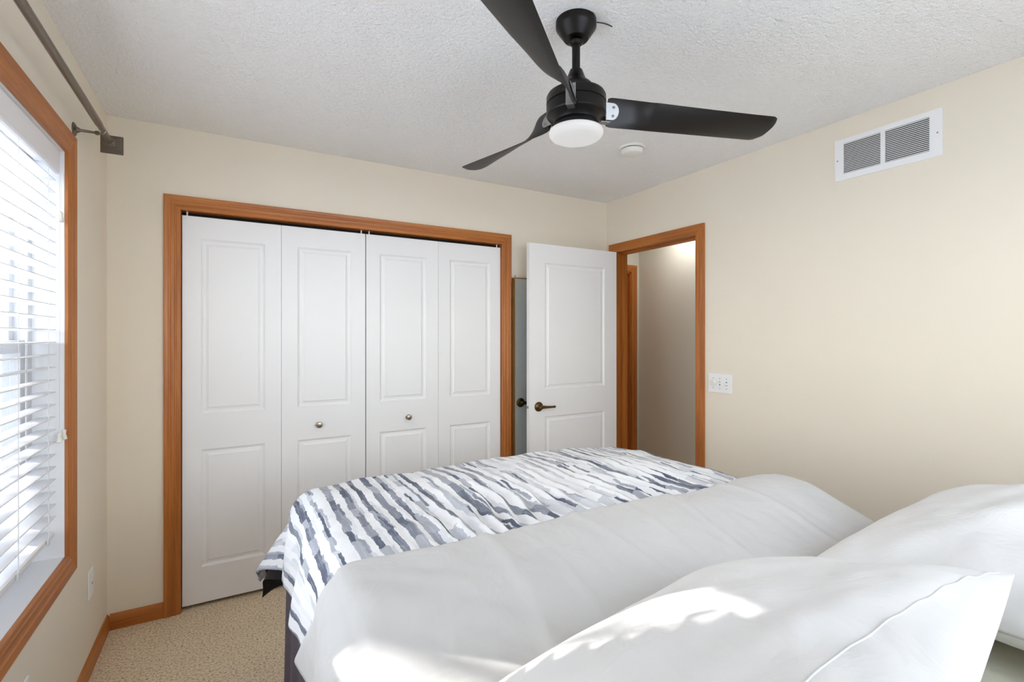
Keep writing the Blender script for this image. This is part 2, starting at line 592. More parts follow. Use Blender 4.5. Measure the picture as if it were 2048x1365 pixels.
# window casing (picture frame)
t3 = thing('trim_3', (0, WY1, WZ0), 'orange brown wood casing framing the window', 'window casing', kind='structure')
P78 = sc_prof(.078)
obj('side_casing', MB().casing((0, WY1, WZ0), (0, 0, 1), (0, 1, 0), (1, 0, 0), WZ1 - WZ0, 1, 1, P78), M['wz'], t3, smooth=25)
obj('side_casing', MB().casing((0, WY0, WZ0), (0, 0, 1), (0, -1, 0), (1, 0, 0), WZ1 - WZ0, 1, 1, P78), M['wz'], t3, smooth=25)
obj('head_casing', MB().casing((0, WY0, WZ1), (0, 1, 0), (0, 0, 1), (1, 0, 0), WY1 - WY0, 1, 1, P78), M['wy'], t3, smooth=25)
obj('bottom_casing', MB().casing((0, WY0, WZ0), (0, 1, 0), (0, 0, -1), (1, 0, 0), WY1 - WY0, 1, 1, P78), M['wy'], t3, smooth=25)
# hall door casing
t4 = thing('trim_4', (3.99, HYE, 0), 'dark brown wood casing of the doorway at the hall end', 'door casing', kind='structure')
obj('side_casing', MB().casing((3.99, HYE, 0), (0, 0, 1), (1, 0, 0), (0, -1, 0), DZ, 0, 1, P7), M['wz'], t4, smooth=25)
obj('head_casing', MB().casing((3.23, HYE, DZ), (1, 0, 0), (0, 0, 1), (0, -1, 0), .76, .6, 1, P7), M['wx'], t4, smooth=25)
obj('side_jamb', MB().box(3.978, 3.99, HYE, HYE + WT, 0, DZ).box(3.966, 3.978, HYE + .045, HYE + .08, 0, DZ), M['wz'], t4)
obj('head_jamb', MB().box(3.23, 3.99, HYE, HYE + WT, DZ - .012, DZ), M['wx'], t4)
d4 = thing('door_4', (3.6, HYE + .1, 0), 'brown door closed at the end of the hall', 'door', kind='structure')
obj('door_leaf', MB().box(3.23, 3.978, HYE + .082, HYE + .116, 0.01, DZ - .012), M['wz'], d4)
# baseboards
BP = [(0, 0), (0, .012), (.05, .012), (.062, .009), (.072, .005), (.075, 0)]
def baseb(name, O, A, N, L, mat, label):
    struct(name, MB().casing(O, A, (0, 0, 1), N, L, 0, 0, BP), mat, label, 'baseboard', smooth=30, origin=O)
baseb('baseboard_back', (0.0121, 0, 0), (1, 0, 0), (0, -1, 0), CX0 - .0705 - .0121, M['wx'], 'short brown baseboard between the corner and closet casing')
baseb('baseboard_left', (0, YF, 0), (0, 1, 0), (1, 0, 0), -YF, M['wy'], 'long brown baseboard under the window')
baseb('baseboard_right', (W, YF, 0), (0, 1, 0), (-1, 0, 0), DY0 - .067 - YF, M['wy'], 'brown baseboard along the wall beyond the bed')
baseb('baseboard_mirror', (CX1 + .071, 0, 0), (1, 0, 0), (0, -1, 0), W - CX1 - .071, M['wx'], 'brown baseboard behind the open door')

# ------------------------------------------------------------------ window and blind
win = thing('window_1', (WX, (WY0 + WY1) / 2, WZ0), 'white vinyl window behind the horizontal blind', 'window', kind='structure')
jb = MB()
jb.box(WX, -.0005, WY1, WY1 + jt, WZ0 - jt, WZ1 + jt).box(WX, -.0005, WY0 - jt, WY0, WZ0 - jt, WZ1 + jt).box(WX, -.0005, WY0, WY1, WZ1, WZ1 + jt)
obj('window_jamb', jb, M['jamb'], win)
obj('window_sill', MB().box(WX, .0, WY0, WY1, WZ0 - jt, WZ0), M['jamb'], win)
FX0, FX1 = -.150, -.085
MUL = -1.315
def unit(y0, y1, screen):
    fr = MB()
    fw = .04
    fr.box(FX0, FX1, y0, y0 + fw, WZ0, WZ1).box(FX0, FX1, y1 - fw, y1, WZ0, WZ1)
    fr.box(FX0, FX1, y0 + fw, y1 - fw, WZ0, WZ0 + fw).box(FX0, FX1, y0 + fw, y1 - fw, WZ1 - fw, WZ1)
    obj('window_frame', fr, M['vinyl'], win, bevel=.003)
    zm = 1.36
    for nm, x0, x1, z0, z1 in (('upper_sash', -.145, -.120, zm - .02, WZ1 - fw), ('lower_sash', -.118, -.092, WZ0 + fw, zm + .02)):
        a, b = y0 + fw, y1 - fw
        sh = MB()
        s = .042
        sh.box(x0, x1, a, a + s, z0, z1).box(x0, x1, b - s, b, z0, z1).box(x0, x1, a + s, b - s, z0, z0 + s).box(x0, x1, a + s, b - s, z1 - s, z1)
        so = obj(nm, sh, M['vinyl'], win, bevel=.002)
        xm = (x0 + x1) / 2
        obj('pane', MB().box(xm - .002, xm + .002, a + s, b - s, z0 + s, z1 - s), M['glass'], so)
    if screen:
        obj('insect_screen', MB().box(-.1485, -.1475, y0 + fw, y1 - fw, WZ0 + fw, zm), M['screen'], win)
unit(MUL, WY1, True)
unit(WY0, MUL, False)

fill_win = thing('fill_window', ((VX0 + VX1) / 2, YF - .06, VZa), 'white framed window added behind the bed head for fill light', 'window', kind='structure')  # unseen window, added to let fill daylight in from behind
fr2 = MB()
y0_, y1_ = YF - .10, YF - .05
fr2.box(VX0, VX0 + .05, y0_, y1_, VZa, VZb).box(VX1 - .05, VX1, y0_, y1_, VZa, VZb).box(VX0 + .05, VX1 - .05, y0_, y1_, VZa, VZa + .05).box(VX0 + .05, VX1 - .05, y0_, y1_, VZb - .05, VZb)
xm_ = (VX0 + VX1) / 2
fr2.box(xm_ - .03, xm_ + .03, y0_, y1_, VZa + .05, VZb - .05)
obj('window_frame', fr2, M['vinyl'], fill_win)
for xa_, xb_ in ((VX0 + .05, xm_ - .03), (xm_ + .03, VX1 - .05)):
    obj('pane', MB().box(xa_, xb_, YF - .077, YF - .073, VZa + .05, VZb - .05), M['glass'], fill_win)
t6 = thing('fill_window_trim', (xm_, YF, VZa), 'orange brown wood casing of the added fill window behind the bed', 'window casing', kind='structure')
obj('side_casing', MB().casing((VX0, YF, VZa), (0, 0, 1), (-1, 0, 0), (0, 1, 0), VZb - VZa, 1, 1, P7), M['wz'], t6, smooth=25)
obj('side_casing', MB().casing((VX1, YF, VZa), (0, 0, 1), (1, 0, 0), (0, 1, 0), VZb - VZa, 1, 1, P7), M['wz'], t6, smooth=25)
obj('head_casing', MB().casing((VX0, YF, VZb), (1, 0, 0), (0, 0, 1), (0, 1, 0), VX1 - VX0, 1, 1, P7), M['wx'], t6, smooth=25)
obj('bottom_casing', MB().casing((VX0, YF, VZa), (1, 0, 0), (0, 0, -1), (0, 1, 0), VX1 - VX0, 1, 1, P7), M['wx'], t6, smooth=25)

def make_blind(BY0, BY1, ladders, label):
    bl = thing('window_blind', (-.045, (BY0 + BY1) / 2, WZ1), label, 'blind', 'horizontal slat blinds in the window')
    hd = MB().box(-.075, -.024, BY0, BY1, WZ1 - .045, WZ1 - .001)
    obj('headrail', hd, M['slat'], bl)
    vl = MB().casing((-.022, BY0, WZ1 - .083), (0, 1, 0), (0, 0, 1), (1, 0, 0), BY1 - BY0, 0, 0,
                     [(0, 0), (0, .010), (.006, .014), (.014, .012), (.066, .012), (.074, .015), (.081, .012), (.081, 0)])
    obj('valance', vl, M['slat'], bl, smooth=25)
    PITCH = .0435
    slat_x0, slat_x1 = -.073, -.020
    z = 1.935
    slat_me = None
    while z > .735:
        if slat_me is None:
            sm = MB()
            n = 7
            top, bot = [], []
            for i in range(n):
                u = i / (n - 1)
                x = slat_x0 + (slat_x1 - slat_x0) * u
                zz = z + .0022 * (1 - (2 * u - 1) ** 2)
                zz += .003 * u
                top.append((x, zz + .0014)); bot.append((x, zz - .0014))
            loop = top + bot[::-1]
            sm.prism([(x, BY0 + .004, zz) for x, zz in loop], (0, BY1 - BY0 - .008, 0))
            first = obj('slat', sm, M['slat'], bl, smooth=40)
            slat_me = first
            z0 = z
        else:
            c = first.copy()
            COL.objects.link(c)
            c.parent = bl
            c.location = (first.location.x, first.location.y, first.location.z + (z - z0))
        z -= PITCH
    br = MB().casing((slat_x0 + .002, BY0 + .004, .692), (0, 1, 0), (0, 0, 1), (1, 0, 0), BY1 - BY0 - .008, 0, 0,
                     [(0, .004), (.002, 0), (.016, 0), (.019, .006), (.0195, .04), (.016, .046), (.002, .046), (0, .042)])
    obj('bottom_rail', br, M['slat'], bl, smooth=30)
    for ly in ladders:
        lc = MB()
        for x in (slat_x0 - .0015, slat_x1 + .0015):
            lc.tube([(x, ly, WZ1 - .06), (x, ly, .70)], .0012, 6)
        zz = 1.935
        while zz > .735:
            lc.tube([(slat_x0 - .001, ly, zz - .003), (slat_x1 + .001, ly, zz - .003)], .0007, 5)
            zz -= PITCH
        obj('ladder_cord', lc, M['cord'], bl)
        obj('rail_clip', MB().box(slat_x1 - .002, slat_x1 + .0035, ly - .006, ly + .006, .690, .714), M['cord'], bl, bevel=.002)
    def tassel_cord(y, ztop, zbot, x=-.006):
        o = obj('pull_cord', MB().tube([(x, y, ztop), (x + .001, y + .001, (ztop + zbot) / 2), (x, y, zbot + .02)], .0011, 6), M['cord'], bl)
        obj('tassel', MB().lathe((x, y, zbot), [(.0035, .034), (.007, .030), (.0055, .018), (.0085, .006), (.0095, .0), (.006, -.002)], seg=16), M['ivory'], o, smooth=50)
    tassel_cord(BY1 - .012, WZ1 - .08, 1.795)
    tassel_cord(BY1 - .026, WZ1 - .08, 1.025)
    tassel_cord(BY1 - .008, WZ1 - .08, 1.032, x=.002)
make_blind(-1.395, -.676, (-.765, -1.03, -1.33), 'white horizontal slat blind lowered in the window nearest the closet corner')
make_blind(-2.291, -1.64, (-1.70, -2.19), 'white slat blind added out of view to narrow the sun from the window half farther from the closet')  # unseen blind, added so the sun reaches the bed as a strip

# ------------------------------------------------------------------ doors
def leaf_mesh(x0, x1, z0, z1, yf, yb, rects, both=False):
    """leaf with moulded panels: rects are (xa, xb, za, zb) on the front face y = yf"""
    mb = MB()
    xs = sorted({x0, x1, *[r[0] for r in rects], *[r[1] for r in rects]})
    zs = sorted({z0, z1, *[r[2] for r in rects], *[r[3] for r in rects]})
    def face(y, sgn):
        for i in range(len(xs) - 1):
            for j in range(len(zs) - 1):
                a, b, c, d = xs[i], xs[i + 1], zs[j], zs[j + 1]
                if any(abs(a - r[0]) < 1e-6 and abs(b - r[1]) < 1e-6 and abs(c - r[2]) < 1e-6 and abs(d - r[3]) < 1e-6 for r in rects):
                    rings = [(0, 0), (.004, .0045), (.010, .0085), (.013, .0095), (.022, .0085), (.034, .0025), (.0375, .003)]
                    vs = []
                    for ins, dep in rings:
                        yy = y + sgn * dep
                        vs += [(a + ins, yy, c + ins), (b - ins, yy, c + ins), (b - ins, yy, d - ins), (a + ins, yy, d - ins)]
                    fs = []
                    for k in range(len(rings) - 1):
                        for e in range(4):
                            e2 = (e + 1) % 4
                            fs.append((k * 4 + e, k * 4 + e2, k * 4 + 4 + e2, k * 4 + 4 + e))
                    k = (len(rings) - 1) * 4
                    fs.append((k, k + 1, k + 2, k + 3))
                    mb.add(vs, fs)
                else:
                    mb.add([(a, y, c), (b, y, c), (b, y, d), (a, y, d)], [(0, 1, 2, 3)])
    face(yf, 1 if yb > yf else -1)
    if both:
        face(yb, -1 if yb > yf else 1)
    else:
        mb.add([(x0, yb, z0), (x1, yb, z0), (x1, yb, z1), (x0, yb, z1)], [(0, 1, 2, 3)])
    mb.add([(x0, yf, z0), (x0, yb, z0), (x0, yb, z1), (x0, yf, z1)], [(0, 1, 2, 3)])
    mb.add([(x1, yf, z0), (x1, yb, z0), (x1, yb, z1), (x1, yf, z1)], [(0, 1, 2, 3)])
    mb.add([(x0, yf, z1), (x1, yf, z1), (x1, yb, z1), (x0, yb, z1)], [(0, 1, 2, 3)])
    mb.add([(x0, yf, z0), (x1, yf, z0), (x1, yb, z0), (x0, yb, z0)], [(0, 1, 2, 3)])
    # merge doubles
    key, remap, nv = {}, [], []
    for p in mb.v:
        k = (round(p[0], 5), round(p[1], 5), round(p[2], 5))
        if k not in key:
            key[k] = len(nv); nv.append(p)
        remap.append(key[k])
    mb.v = nv
    mb.f = [tuple(remap[i] for i in f) for f in mb.f]
    return mb

def closet_door(name, xa, xb, knob_x, label):
    d = thing(name, ((xa + xb) / 2, .03, .02), label, 'closet door', kind='structure')
    xm = (xa + xb) / 2
    for a, b in ((xa, xm - .0008), (xm + .0008, xb)):
        r = [(a + .092, b - .070, .994, 1.894), (a + .092, b - .070, .205, .809)] if a == xa else [(a + .070, b - .092, .994, 1.894), (a + .070, b - .092, .205, .809)]
        r = [(a + .0805, b - .0805, q[2], q[3]) for q in r]
        lf = obj('door_leaf', leaf_mesh(a, b, .022, 2.006, .012, .046, r), M['door'], d)
    for px in (xa + .02, xb - .02):
        obj('pivot_pin', MB().tube([(px, .028, 2.004), (px, .028, CZ)], .004, 10), M['white'], d)
    kn = MB().lathe((knob_x, .012, .888), [(.0165, 0), (.0165, .004), (.010, .006), (.008, .014), (.016, .020), (.0175, .026), (.014, .031), (.007, .0325)], axis=(0, -1, 0), seg=28)
    obj('knob', kn, M['nickel'], d, smooth=40)
XM = 1.208
closet_door('door_2', CX0 + .004, XM - .003, .943, 'left white bifold closet door pair with nickel knob')
closet_door('door_3', XM + .003, CX1 - .004, 1.468, 'right white bifold closet door pair nearer the hall doorway')
obj_track = struct('trim_5', MB().box(CX0, CX1, .050, .075, CZ - .012, CZ), M['dark'], 'dark closet door track under the head casing', 'door track')

d1 = thing('door_1', (3.0, -.178, .02), 'white two panel bedroom door standing open against the back wall', 'door', kind='structure')
LX0, LX1, LYF, LYB = 2.235, 3.0, -.195, -.160
rr = [(LX0 + .125, LX1 - .115, 1.03, 1.893), (LX0 + .125, LX1 - .115, .23, .845)]
obj('door_leaf', leaf_mesh(LX0, LX1, .02, 2.02, LYF, LYB, rr, True), M['door'], d1)
def lever(y, sgn, nm):
    hx, hz = 2.308, .916
    e = obj(nm, MB().lathe((hx, y, hz), [(.033, 0), (.033, .004), (.030, .009), (.022, .012), (.014, .014), (.012, .020), (.0115, .045), (.006, .047)], axis=(0, sgn, 0), seg=32), M['bronze'], d1, smooth=40)
    yy = y + sgn * .040
    obj('lever_arm', MB().tube([(hx - .008, yy, hz), (hx + .015, yy, hz + .001), (hx + .045, yy, hz - .001), (hx + .085, yy + sgn * .002, hz - .002), (hx + .108, yy, hz - .002)],
                               [.0105, .0112, .0088, .0072, .0078], 14), M['bronze'], e, smooth=60)
lever(LYF, -1, 'door_handle')
lever(LYB, 1, 'door_handle')
obj('latch_bolt', MB().box(LX0 - .009, LX0, -.184, -.171, .908, .924), M['chrome'], d1, bevel=.002)
for hz in (.25, 1.05, 1.80):
    obj('hinge', MB().lathe((3.010, -.150, hz - .045), [(.006, 0), (.006, .09)], seg=14).box(2.96, 3.008, -.160, -.157, hz - .045, hz + .045), M['bronze'], d1, smooth=40)

mir = thing('wall_mirror', (2.42, -.03, .6), 'tall brass framed mirror on the back wall behind the open door', 'mirror')
MX0, MX1, MZ0, MZ1 = 2.196, 2.62, .35, 1.797
fr = MB()
f = .006
fr.box(MX0, MX0 + f, -.062, -.03, MZ0, MZ1).box(MX1 - f, MX1, -.062, -.03, MZ0, MZ1).box(MX0 + f, MX1 - f, -.062, -.03, MZ0, MZ0 + f).box(MX0 + f, MX1 - f, -.062, -.03, MZ1 - f, MZ1)
obj('mirror_frame', fr, M['brass'], mir)
obj('mirror_glass', MB().box(MX0 + f, MX1 - f, -.058, -.05, MZ0 + f, MZ1 - f), M['mirror'], mir)
obj('backing_board', MB().box(MX0 + f, MX1 - f, -.05, -.03, MZ0 + f, MZ1 - f), M['dark'], mir)
obj('hanger_cleat', MB().box(2.30, 2.52, -.03, 0, 1.60, 1.66), M['dark'], mir)
obj('corner_clip', MB().lathe((MX0 + .002, -.066, MZ1), [(.004, -.006), (.0065, 0), (.004, .006), (.0055, .010), (.003, .014)], seg=12), M['brass'], mir, smooth=60)

# ------------------------------------------------------------------ curtain rod
rodx, rodz = .080, 2.192
cr = thing('curtain_rod', (rodx, -.36, rodz), 'dark pewter curtain rod with square finial above the window', 'curtain rod')
obj('rod', MB().tube([(rodx, -2.60, rodz - .012), (rodx, -.60, rodz), (rodx, -.592, rodz)], .0125, 20), M['rod'], cr, smooth=40)
obj('inner_rod', MB().tube([(rodx, -.70, rodz), (rodx, -.395, rodz)], .0108, 20), M['rod'], cr, smooth=40)
fin = MB().lathe((rodx, -.405, rodz), [(.0135, 0), (.0155, .006), (.0135, .012)], axis=(0, 1, 0), seg=24)
yy = -.395
for hw_, th in ((.016, .007), (.021, .006), (.0255, .006), (.030, .006), (.034, .006), (.038, .008)):
    fin.box(rodx - hw_, rodx + hw_, yy, yy + th, rodz - hw_, rodz + hw_)
    yy += th
obj('finial', fin, M['rod'], cr, bevel=.0022)
bk = MB().lathe((0, -.556, 2.168), [(.026, 0), (.026, .003), (.020, .007), (.012, .010), (.009, .016), (.0055, .020), (.0045, .060), (.008, .064), (.0085, .072), (.005, .076)], axis=(1, 0, 0), seg=24)
bk.tube([(.074, -.556, 2.167), (.080, -.556, 2.168), (.090, -.556, 2.172), (.095, -.556, 2.182)], .0035, 8)
obj('bracket', bk, M['rod'], cr, smooth=40)
bk2 = MB().lathe((0, -2.42, 2.16), [(.026, 0), (.026, .003), (.012, .010), (.0055, .020), (.0045, .060), (.008, .064), (.0085, .072), (.005, .076)], axis=(1, 0, 0), seg=24)
obj('bracket', bk2, M['rod'], cr, smooth=40)

# ------------------------------------------------------------------ ceiling fan
FXc, FYc = 1.505, -1.655
fan = thing('ceiling_fan', (FXc, FYc, H), 'black three blade ceiling fan with a lit white lens', 'ceiling fan')
c0 = (FXc, FYc, 0)
obj('canopy', MB().lathe(c0, [(.067, 2.4395), (.067, 2.419), (.064, 2.414), (.046, 2.388), (.043, 2.384), (.040, 2.380), (.020, 2.379)], seg=48), M['black'], fan, smooth=35)
obj('hanger_ball', MB().lathe(c0, [(.012, 2.381), (.022, 2.376), (.024, 2.368), (.014, 2.358)], seg=24), M['black'], fan, smooth=60)
obj('downrod', MB().lathe(c0, [(.0135, 2.38), (.0135, 2.26)], seg=24), M['black'], fan, smooth=40)
obj('coupling_cover', MB().lathe(c0, [(.014, 2.278), (.021, 2.277), (.0235, 2.270), (.034, 2.243), (.038, 2.240), (.052, 2.228), (.061, 2.214), (.062, 2.200), (.058, 2.196)], seg=48), M['black'], fan, smooth=35)
obj('motor_housing', MB().lathe(c0, [(.05, 2.199), (.078, 2.200), (.094, 2.194), (.0985, 2.186), (.0985, 2.1635), (.0955, 2.162), (.0955, 2.160), (.0985, 2.1585), (.0985, 2.128), (.096, 2.124),
                                     (.090, 2.121), (.079, 2.116), (.072, 2.108), (.070, 2.104), (.02, 2.104)], seg=64), M['black'], fan, smooth=30)
obj('light_collar', MB().lathe(c0, [(.066, 2.106), (.068, 2.102), (.073, 2.098), (.0765, 2.090), (.082, 2.079), (.080, 2.076)], seg=64), M['darkgrey'], fan, smooth=35)
obj('light_lens', MB().lathe(c0, [(.083, 2.0785), (.0875, 2.076), (.0895, 2.070), (.0885, 2.063), (.083, 2.055), (.074, 2.050), (.058, 2.047), (.03, 2.0455), (.004, 2.045)], seg=64), M['lens'], fan, smooth=180)
obj('pull_screw', MB().lathe((FXc + .058, FYc - .018, 2.222), [(.003, 0), (.003, .012), (.006, .013), (.006, .019), (.002, .021)], axis=(.8, -.2, .6), seg=12), M['black'], fan, smooth=40)
wire_pts = []
wa = Vector((FXc + .058, FYc - .036, 2.436))
for k in range(9):
    u = k / 8
    wire_pts.append((wa.x + .058 * u, wa.y - .010 * u - .006 * math.sin(u * 3.1), 2.4365 - .006 * math.sin(u * math.pi) - .02 * u * u + .018 * u))
obj('loose_wire', MB().tube(wire_pts, .0016, 8), M['black'], fan, smooth=60)

def blade(ang, lift=0.0):
    u = Vector((math.cos(ang), math.sin(ang), 0))
    v = Vector((-u.y, u.x, 0))
    base = Vector((FXc, FYc, CAM.z))
    keys = [(.112, -.008, .803), (.150, -.009, .8024), (.185, -.014, .7997), (.210, -.020, .7965), (.235, -.037, .7874), (.254, -.058, .776), (.264, -.066, .773), (.33, -.076, .767), (.45, -.094, .757), (.60, -.114, .747), (.690, -.126, .742)]
    def minus(s):
        for a, b in zip(keys, keys[1:]):
            if s <= b[0]:
                q = (s - a[0]) / (b[0] - a[0])
                return a[1] + (b[1] - a[1]) * q, a[2] + (b[2] - a[2]) * q
        return keys[-1][1:]
    def plus(s):
        q = (s - .112) / (.69 - .112)
        return .017 - .010 * q, .712 + .004 * q
    S = [.112, .116, .124, .14, .16, .185, .20, .215, .228, .24, .251, .262, .29, .33, .39, .45, .52, .60, .65, .668, .68, .687, .690]
    n = 9
    topv, botv = [], []
    for s in S:
        vm, hm = minus(s)
        vp, hp = plus(s)
        # rounded ends
        e = 0
        if s < .13: e = .10 * ((.13 - s) / .018) ** 2
        if s > .665: e = .22 * ((s - .665) / .025) ** 3
        P0 = u * s + v * vm + Vector((0, 0, hm))
        P1 = u * s + v * vp + Vector((0, 0, hp))
        nrm = (P1 - P0).cross(u).normalized()
        if nrm.z < 0: nrm = -nrm
        for k in range(n):
            q = k / (n - 1)
            q = e + (1 - 2 * e) * q if s > .665 else e * .5 + (1 - e) * q
            ed = abs(2 * k / (n - 1) - 1)
            th = .0034 * math.sqrt(max(0, 1 - ed ** 4)) + .0005
            sag = .006 * (1 - (2 * q - 1) ** 2) * min(1, max(0, (s - .15) / .1))
            p = base + P0.lerp(P1, q) - nrm * sag + Vector((0, 0, lift * max(0, (s - .15) / .54)))
            topv.append(p + nrm * th); botv.append(p - nrm * th)
    mb = MB()
    m = len(S)
    vs = topv + botv
    fs = []
    o2 = len(topv)
    for i in range(m - 1):
        for k in range(n - 1):
            a, b, c, d = i * n + k, i * n + k + 1, (i + 1) * n + k + 1, (i + 1) * n + k
            fs += [(a, b, c, d), (o2 + a, o2 + d, o2 + c, o2 + b)]
        fs.append((i * n, (i + 1) * n, o2 + (i + 1) * n, o2 + i * n))
        fs.append((i * n + n - 1, o2 + i * n + n - 1, o2 + (i + 1) * n + n - 1, (i + 1) * n + n - 1))
    for k in range(n - 1):
        fs.append((k, o2 + k, o2 + k + 1, k + 1))
        e = (m - 1) * n
        fs.append((e + k, e + k + 1, o2 + e + k + 1, o2 + e + k))
    mb.add(vs, fs)
    bo = obj('fan_blade', mb, M['blade'], fan, smooth=50)
    # steel bracket: mounting plate on the housing, half-round tab on the blade, bent strap
    bx = MB()
    zt, zb = CAM.z + .792, CAM.z + .722
    pl = lambda s, vv, zz: base + u * s + v * vv + Vector((0, 0, zz - CAM.z))
    bx.prism([pl(.0985, -.016, zb + .004), pl(.0985, .016, zb + .004), pl(.0985, .016, zt), pl(.0985, -.016, zt)], u * .003)
    # tab lies on the visible face of the blade (v positive side at the root)
    tab = []
    zc = CAM.z + .758
    for k in range(13):
        a = -math.pi / 2 + math.pi * k / 12
        tab.append((.128 + .024 * math.cos(a), zc + .026 * math.sin(a)))
    tab = [(.100, zc - .026)] + tab + [(.100, zc + .026)]
    sides = []
    for vv in (.0125, -.0125):
        sides.append(vv)
    def face_v(s, zz):
        vm, hm = minus(max(s, .113)); vp, hp = plus(max(s, .113))
        q = (zz - CAM.z - hm) / (hp - hm)
        return vm + (vp - vm) * q
    for off in (.0065, -.0065):
        bx.prism([pl(s, face_v(s, zz) + off, zz) for s, zz in tab], v * (.0018 if off > 0 else -.0018))
    bx.prism([pl(.085, -.012, zb - .004), pl(.118, -.012, zb - .004), pl(.118, .012, zb - .004), pl(.085, .012, zb - .004)], Vector((0, 0, .0025)))
    bx.prism([pl(.1015, -.012, zb - .004), pl(.104, -.012, zb - .004), pl(.104, .012, zb - .004), pl(.1015, .012, zb - .004)], Vector((0, 0, .02)))
    bo2 = obj('blade_bracket', bx, M['chrome'], fan, bevel=.0008)
    for off, sg in ((.0083, 1), (-.0083, -1)):
        for zz in (zc - .013, zc + .013):
            obj('screw', MB().lathe(pl(.132, face_v(.132, zz) + off, zz), [(.0048, 0), (.0044, .0016), (.002, .0024)], axis=v * sg, seg=14), M['screw'], bo2, smooth=40)
    for zz in (zb + .018, zt - .012):
        obj('screw', MB().lathe(pl(.1015, .009, zz), [(.004, 0), (.0036, .0014), (.0015, .002)], axis=u, seg=14), M['screw'], bo2, smooth=40)
        
for a, lf in ((-17, 0), (99.5, .028), (223, 0)):
    blade(R(a), lf)
fl_d = bpy.data.lights.new('fan_light', 'AREA')
fl_d.shape = 'DISK'
fl_d.size = 0.16
fl_d.energy = 2.5
fl_d.color = (1.0, 0.97, 0.93)
flo = bpy.data.objects.new('fan_light', fl_d)
flo.location = (FXc, FYc, 2.040)
COL.objects.link(flo)

# ------------------------------------------------------------------ smoke detector, vent, switch, outlets
sd = thing('smoke_detector', (2.436, -.945, H), 'round white smoke detector on the ceiling beyond the fan', 'smoke detector')
obj('base_plate', MB().lathe((2.436, -.945, 0), [(.071, H), (.071, H - .006), (.068, H - .009), (.060, H - .010)], seg=48), M['smoke'], sd, smooth=35)
obj('dark_gap', MB().lathe((2.436, -.945, 0), [(.0575, H - .009), (.0575, H - .014)], seg=48), M['ink'], sd)
obj('detector_body', MB().lathe((2.436, -.945, 0), [(.055, H - .013), (.060, H - .014), (.059, H - .026), (.053, H - .036), (.044, H - .040), (.01, H - .041)], seg=48), M['smoke'], sd, smooth=35)

VY0, VY1, VZ0, VZ1 = -2.093, -1.678, 2.146, 2.345
vt = thing('return_vent', (W, (VY0 + VY1) / 2, VZ0), 'white louvred return air vent high on the wall', 'vent')
vx = W - .006
groups = [(-1.716, -1.871), (-1.888, -2.050)]
gz0, gz1 = 2.176, 2.322
fr = MB()
fr.box(vx, W, VY0, VY1, gz1, VZ1).box(vx, W, VY0, VY1, VZ0, gz0)
fr.box(vx, W, groups[0][0], VY1, gz0, gz1).box(vx, W, groups[1][0], groups[0][1], gz0, gz1).box(vx, W, VY0, groups[1][1], gz0, gz1)
obj('vent_frame', fr, M['white'], vt)
obj('duct_backing', MB().box(W - .0012, W - .0004, -2.052, -1.714, gz0, gz1), M['ink'], vt)
nl = 18
for a, b in groups:
    lv = MB()
    for k in range(nl):
        zc = gz0 + (gz1 - gz0) * (k + .5) / nl
        lv.prism([(vx + .0002, a, zc + .0012), (vx + .0002, a, zc - .0022), (W - .0012, a, zc - .0006), (W - .0012, a, zc + .0028)], (0, b - a, 0))
    obj('louvre_bank', lv, M['white'], vt)
for yy, zz in ((-1.690, 2.245), (-2.077, 2.245)):
    obj('screw', MB().lathe((vx, yy, zz), [(.0035, 0), (.003, .001)], axis=(-1, 0, 0), seg=12), M['screw'], vt)

SY0, SY1, SZ0, SZ1 = -1.113, -.949, 1.050, 1.164
sw = thing('switch_plate', (W, (SY0 + SY1) / 2, SZ0), 'white three gang switch plate with round dimmer beside the doorway', 'light switch')
obj('plate', MB().box(W - .006, W, SY0, SY1, SZ0, SZ1), M['white'], sw, bevel=.0035)
szc = (SZ0 + SZ1) / 2
for i, yy in enumerate((-.985, -1.031, -1.077)):
    for dz in (-.030, .030):
        obj('screw', MB().lathe((W - .006, yy, szc + dz), [(.003, 0), (.0026, .0012)], axis=(-1, 0, 0), seg=12), M['screw'], sw)
    if i == 0:
        obj('dimmer_knob', MB().lathe((W - .006, yy, szc), [(.019, 0), (.0185, .010), (.016, .014), (.006, .0145)], axis=(-1, 0, 0), seg=28), M['ivory'], sw, smooth=40)
    else:
        for dz in (-.009, .009):
            obj('slot', MB().box(W - .0066, W - .0058, yy - .0035, yy + .0035, szc + dz - .003, szc + dz + .003), M['ink'], sw)
        obj('toggle', MB().prism([(W - .006, yy - .004, szc - .005), (W - .006, yy + .004, szc - .005), (W - .006, yy + .004, szc + .006), (W - .006, yy - .004, szc + .006)], (-.010, 0, .005 if i == 1 else -.005)), M['ivory'], sw)

po = thing('cable_plate', (0, -.320, .309), 'white wall plate with a small dark port near the corner', 'outlet')
obj('plate', MB().box(0, .006, -.358, -.284, .307, .421), M['white'], po, bevel=.003)
obj('port', MB().box(.0055, .0085, -.330, -.312, .358, .372), M['white'], po, bevel=.0015)
for zz in (.362, .368):
    obj('slot', MB().box(.0083, .0090, -.328, -.314, zz - .0014, zz + .0014), M['ink'], po)
po2 = thing('power_outlet', (0, -1.07, .300), 'white power outlet below the window frame', 'outlet')
obj('plate', MB().box(0, .006, -1.105, -1.033, .300, .414), M['white'], po2, bevel=.003)
for zz in (.338, .376):
    r_ = obj('receptacle', MB().box(.005, .0085, -1.084, -1.054, zz - .013, zz + .013), M['white'], po2, bevel=.002)
    obj('slot', MB().box(.0083, .009, -1.077, -1.075, zz - .005, zz + .005).box(.0083, .009, -1.063, -1.061, zz - .005, zz + .005), M['ink'], r_)
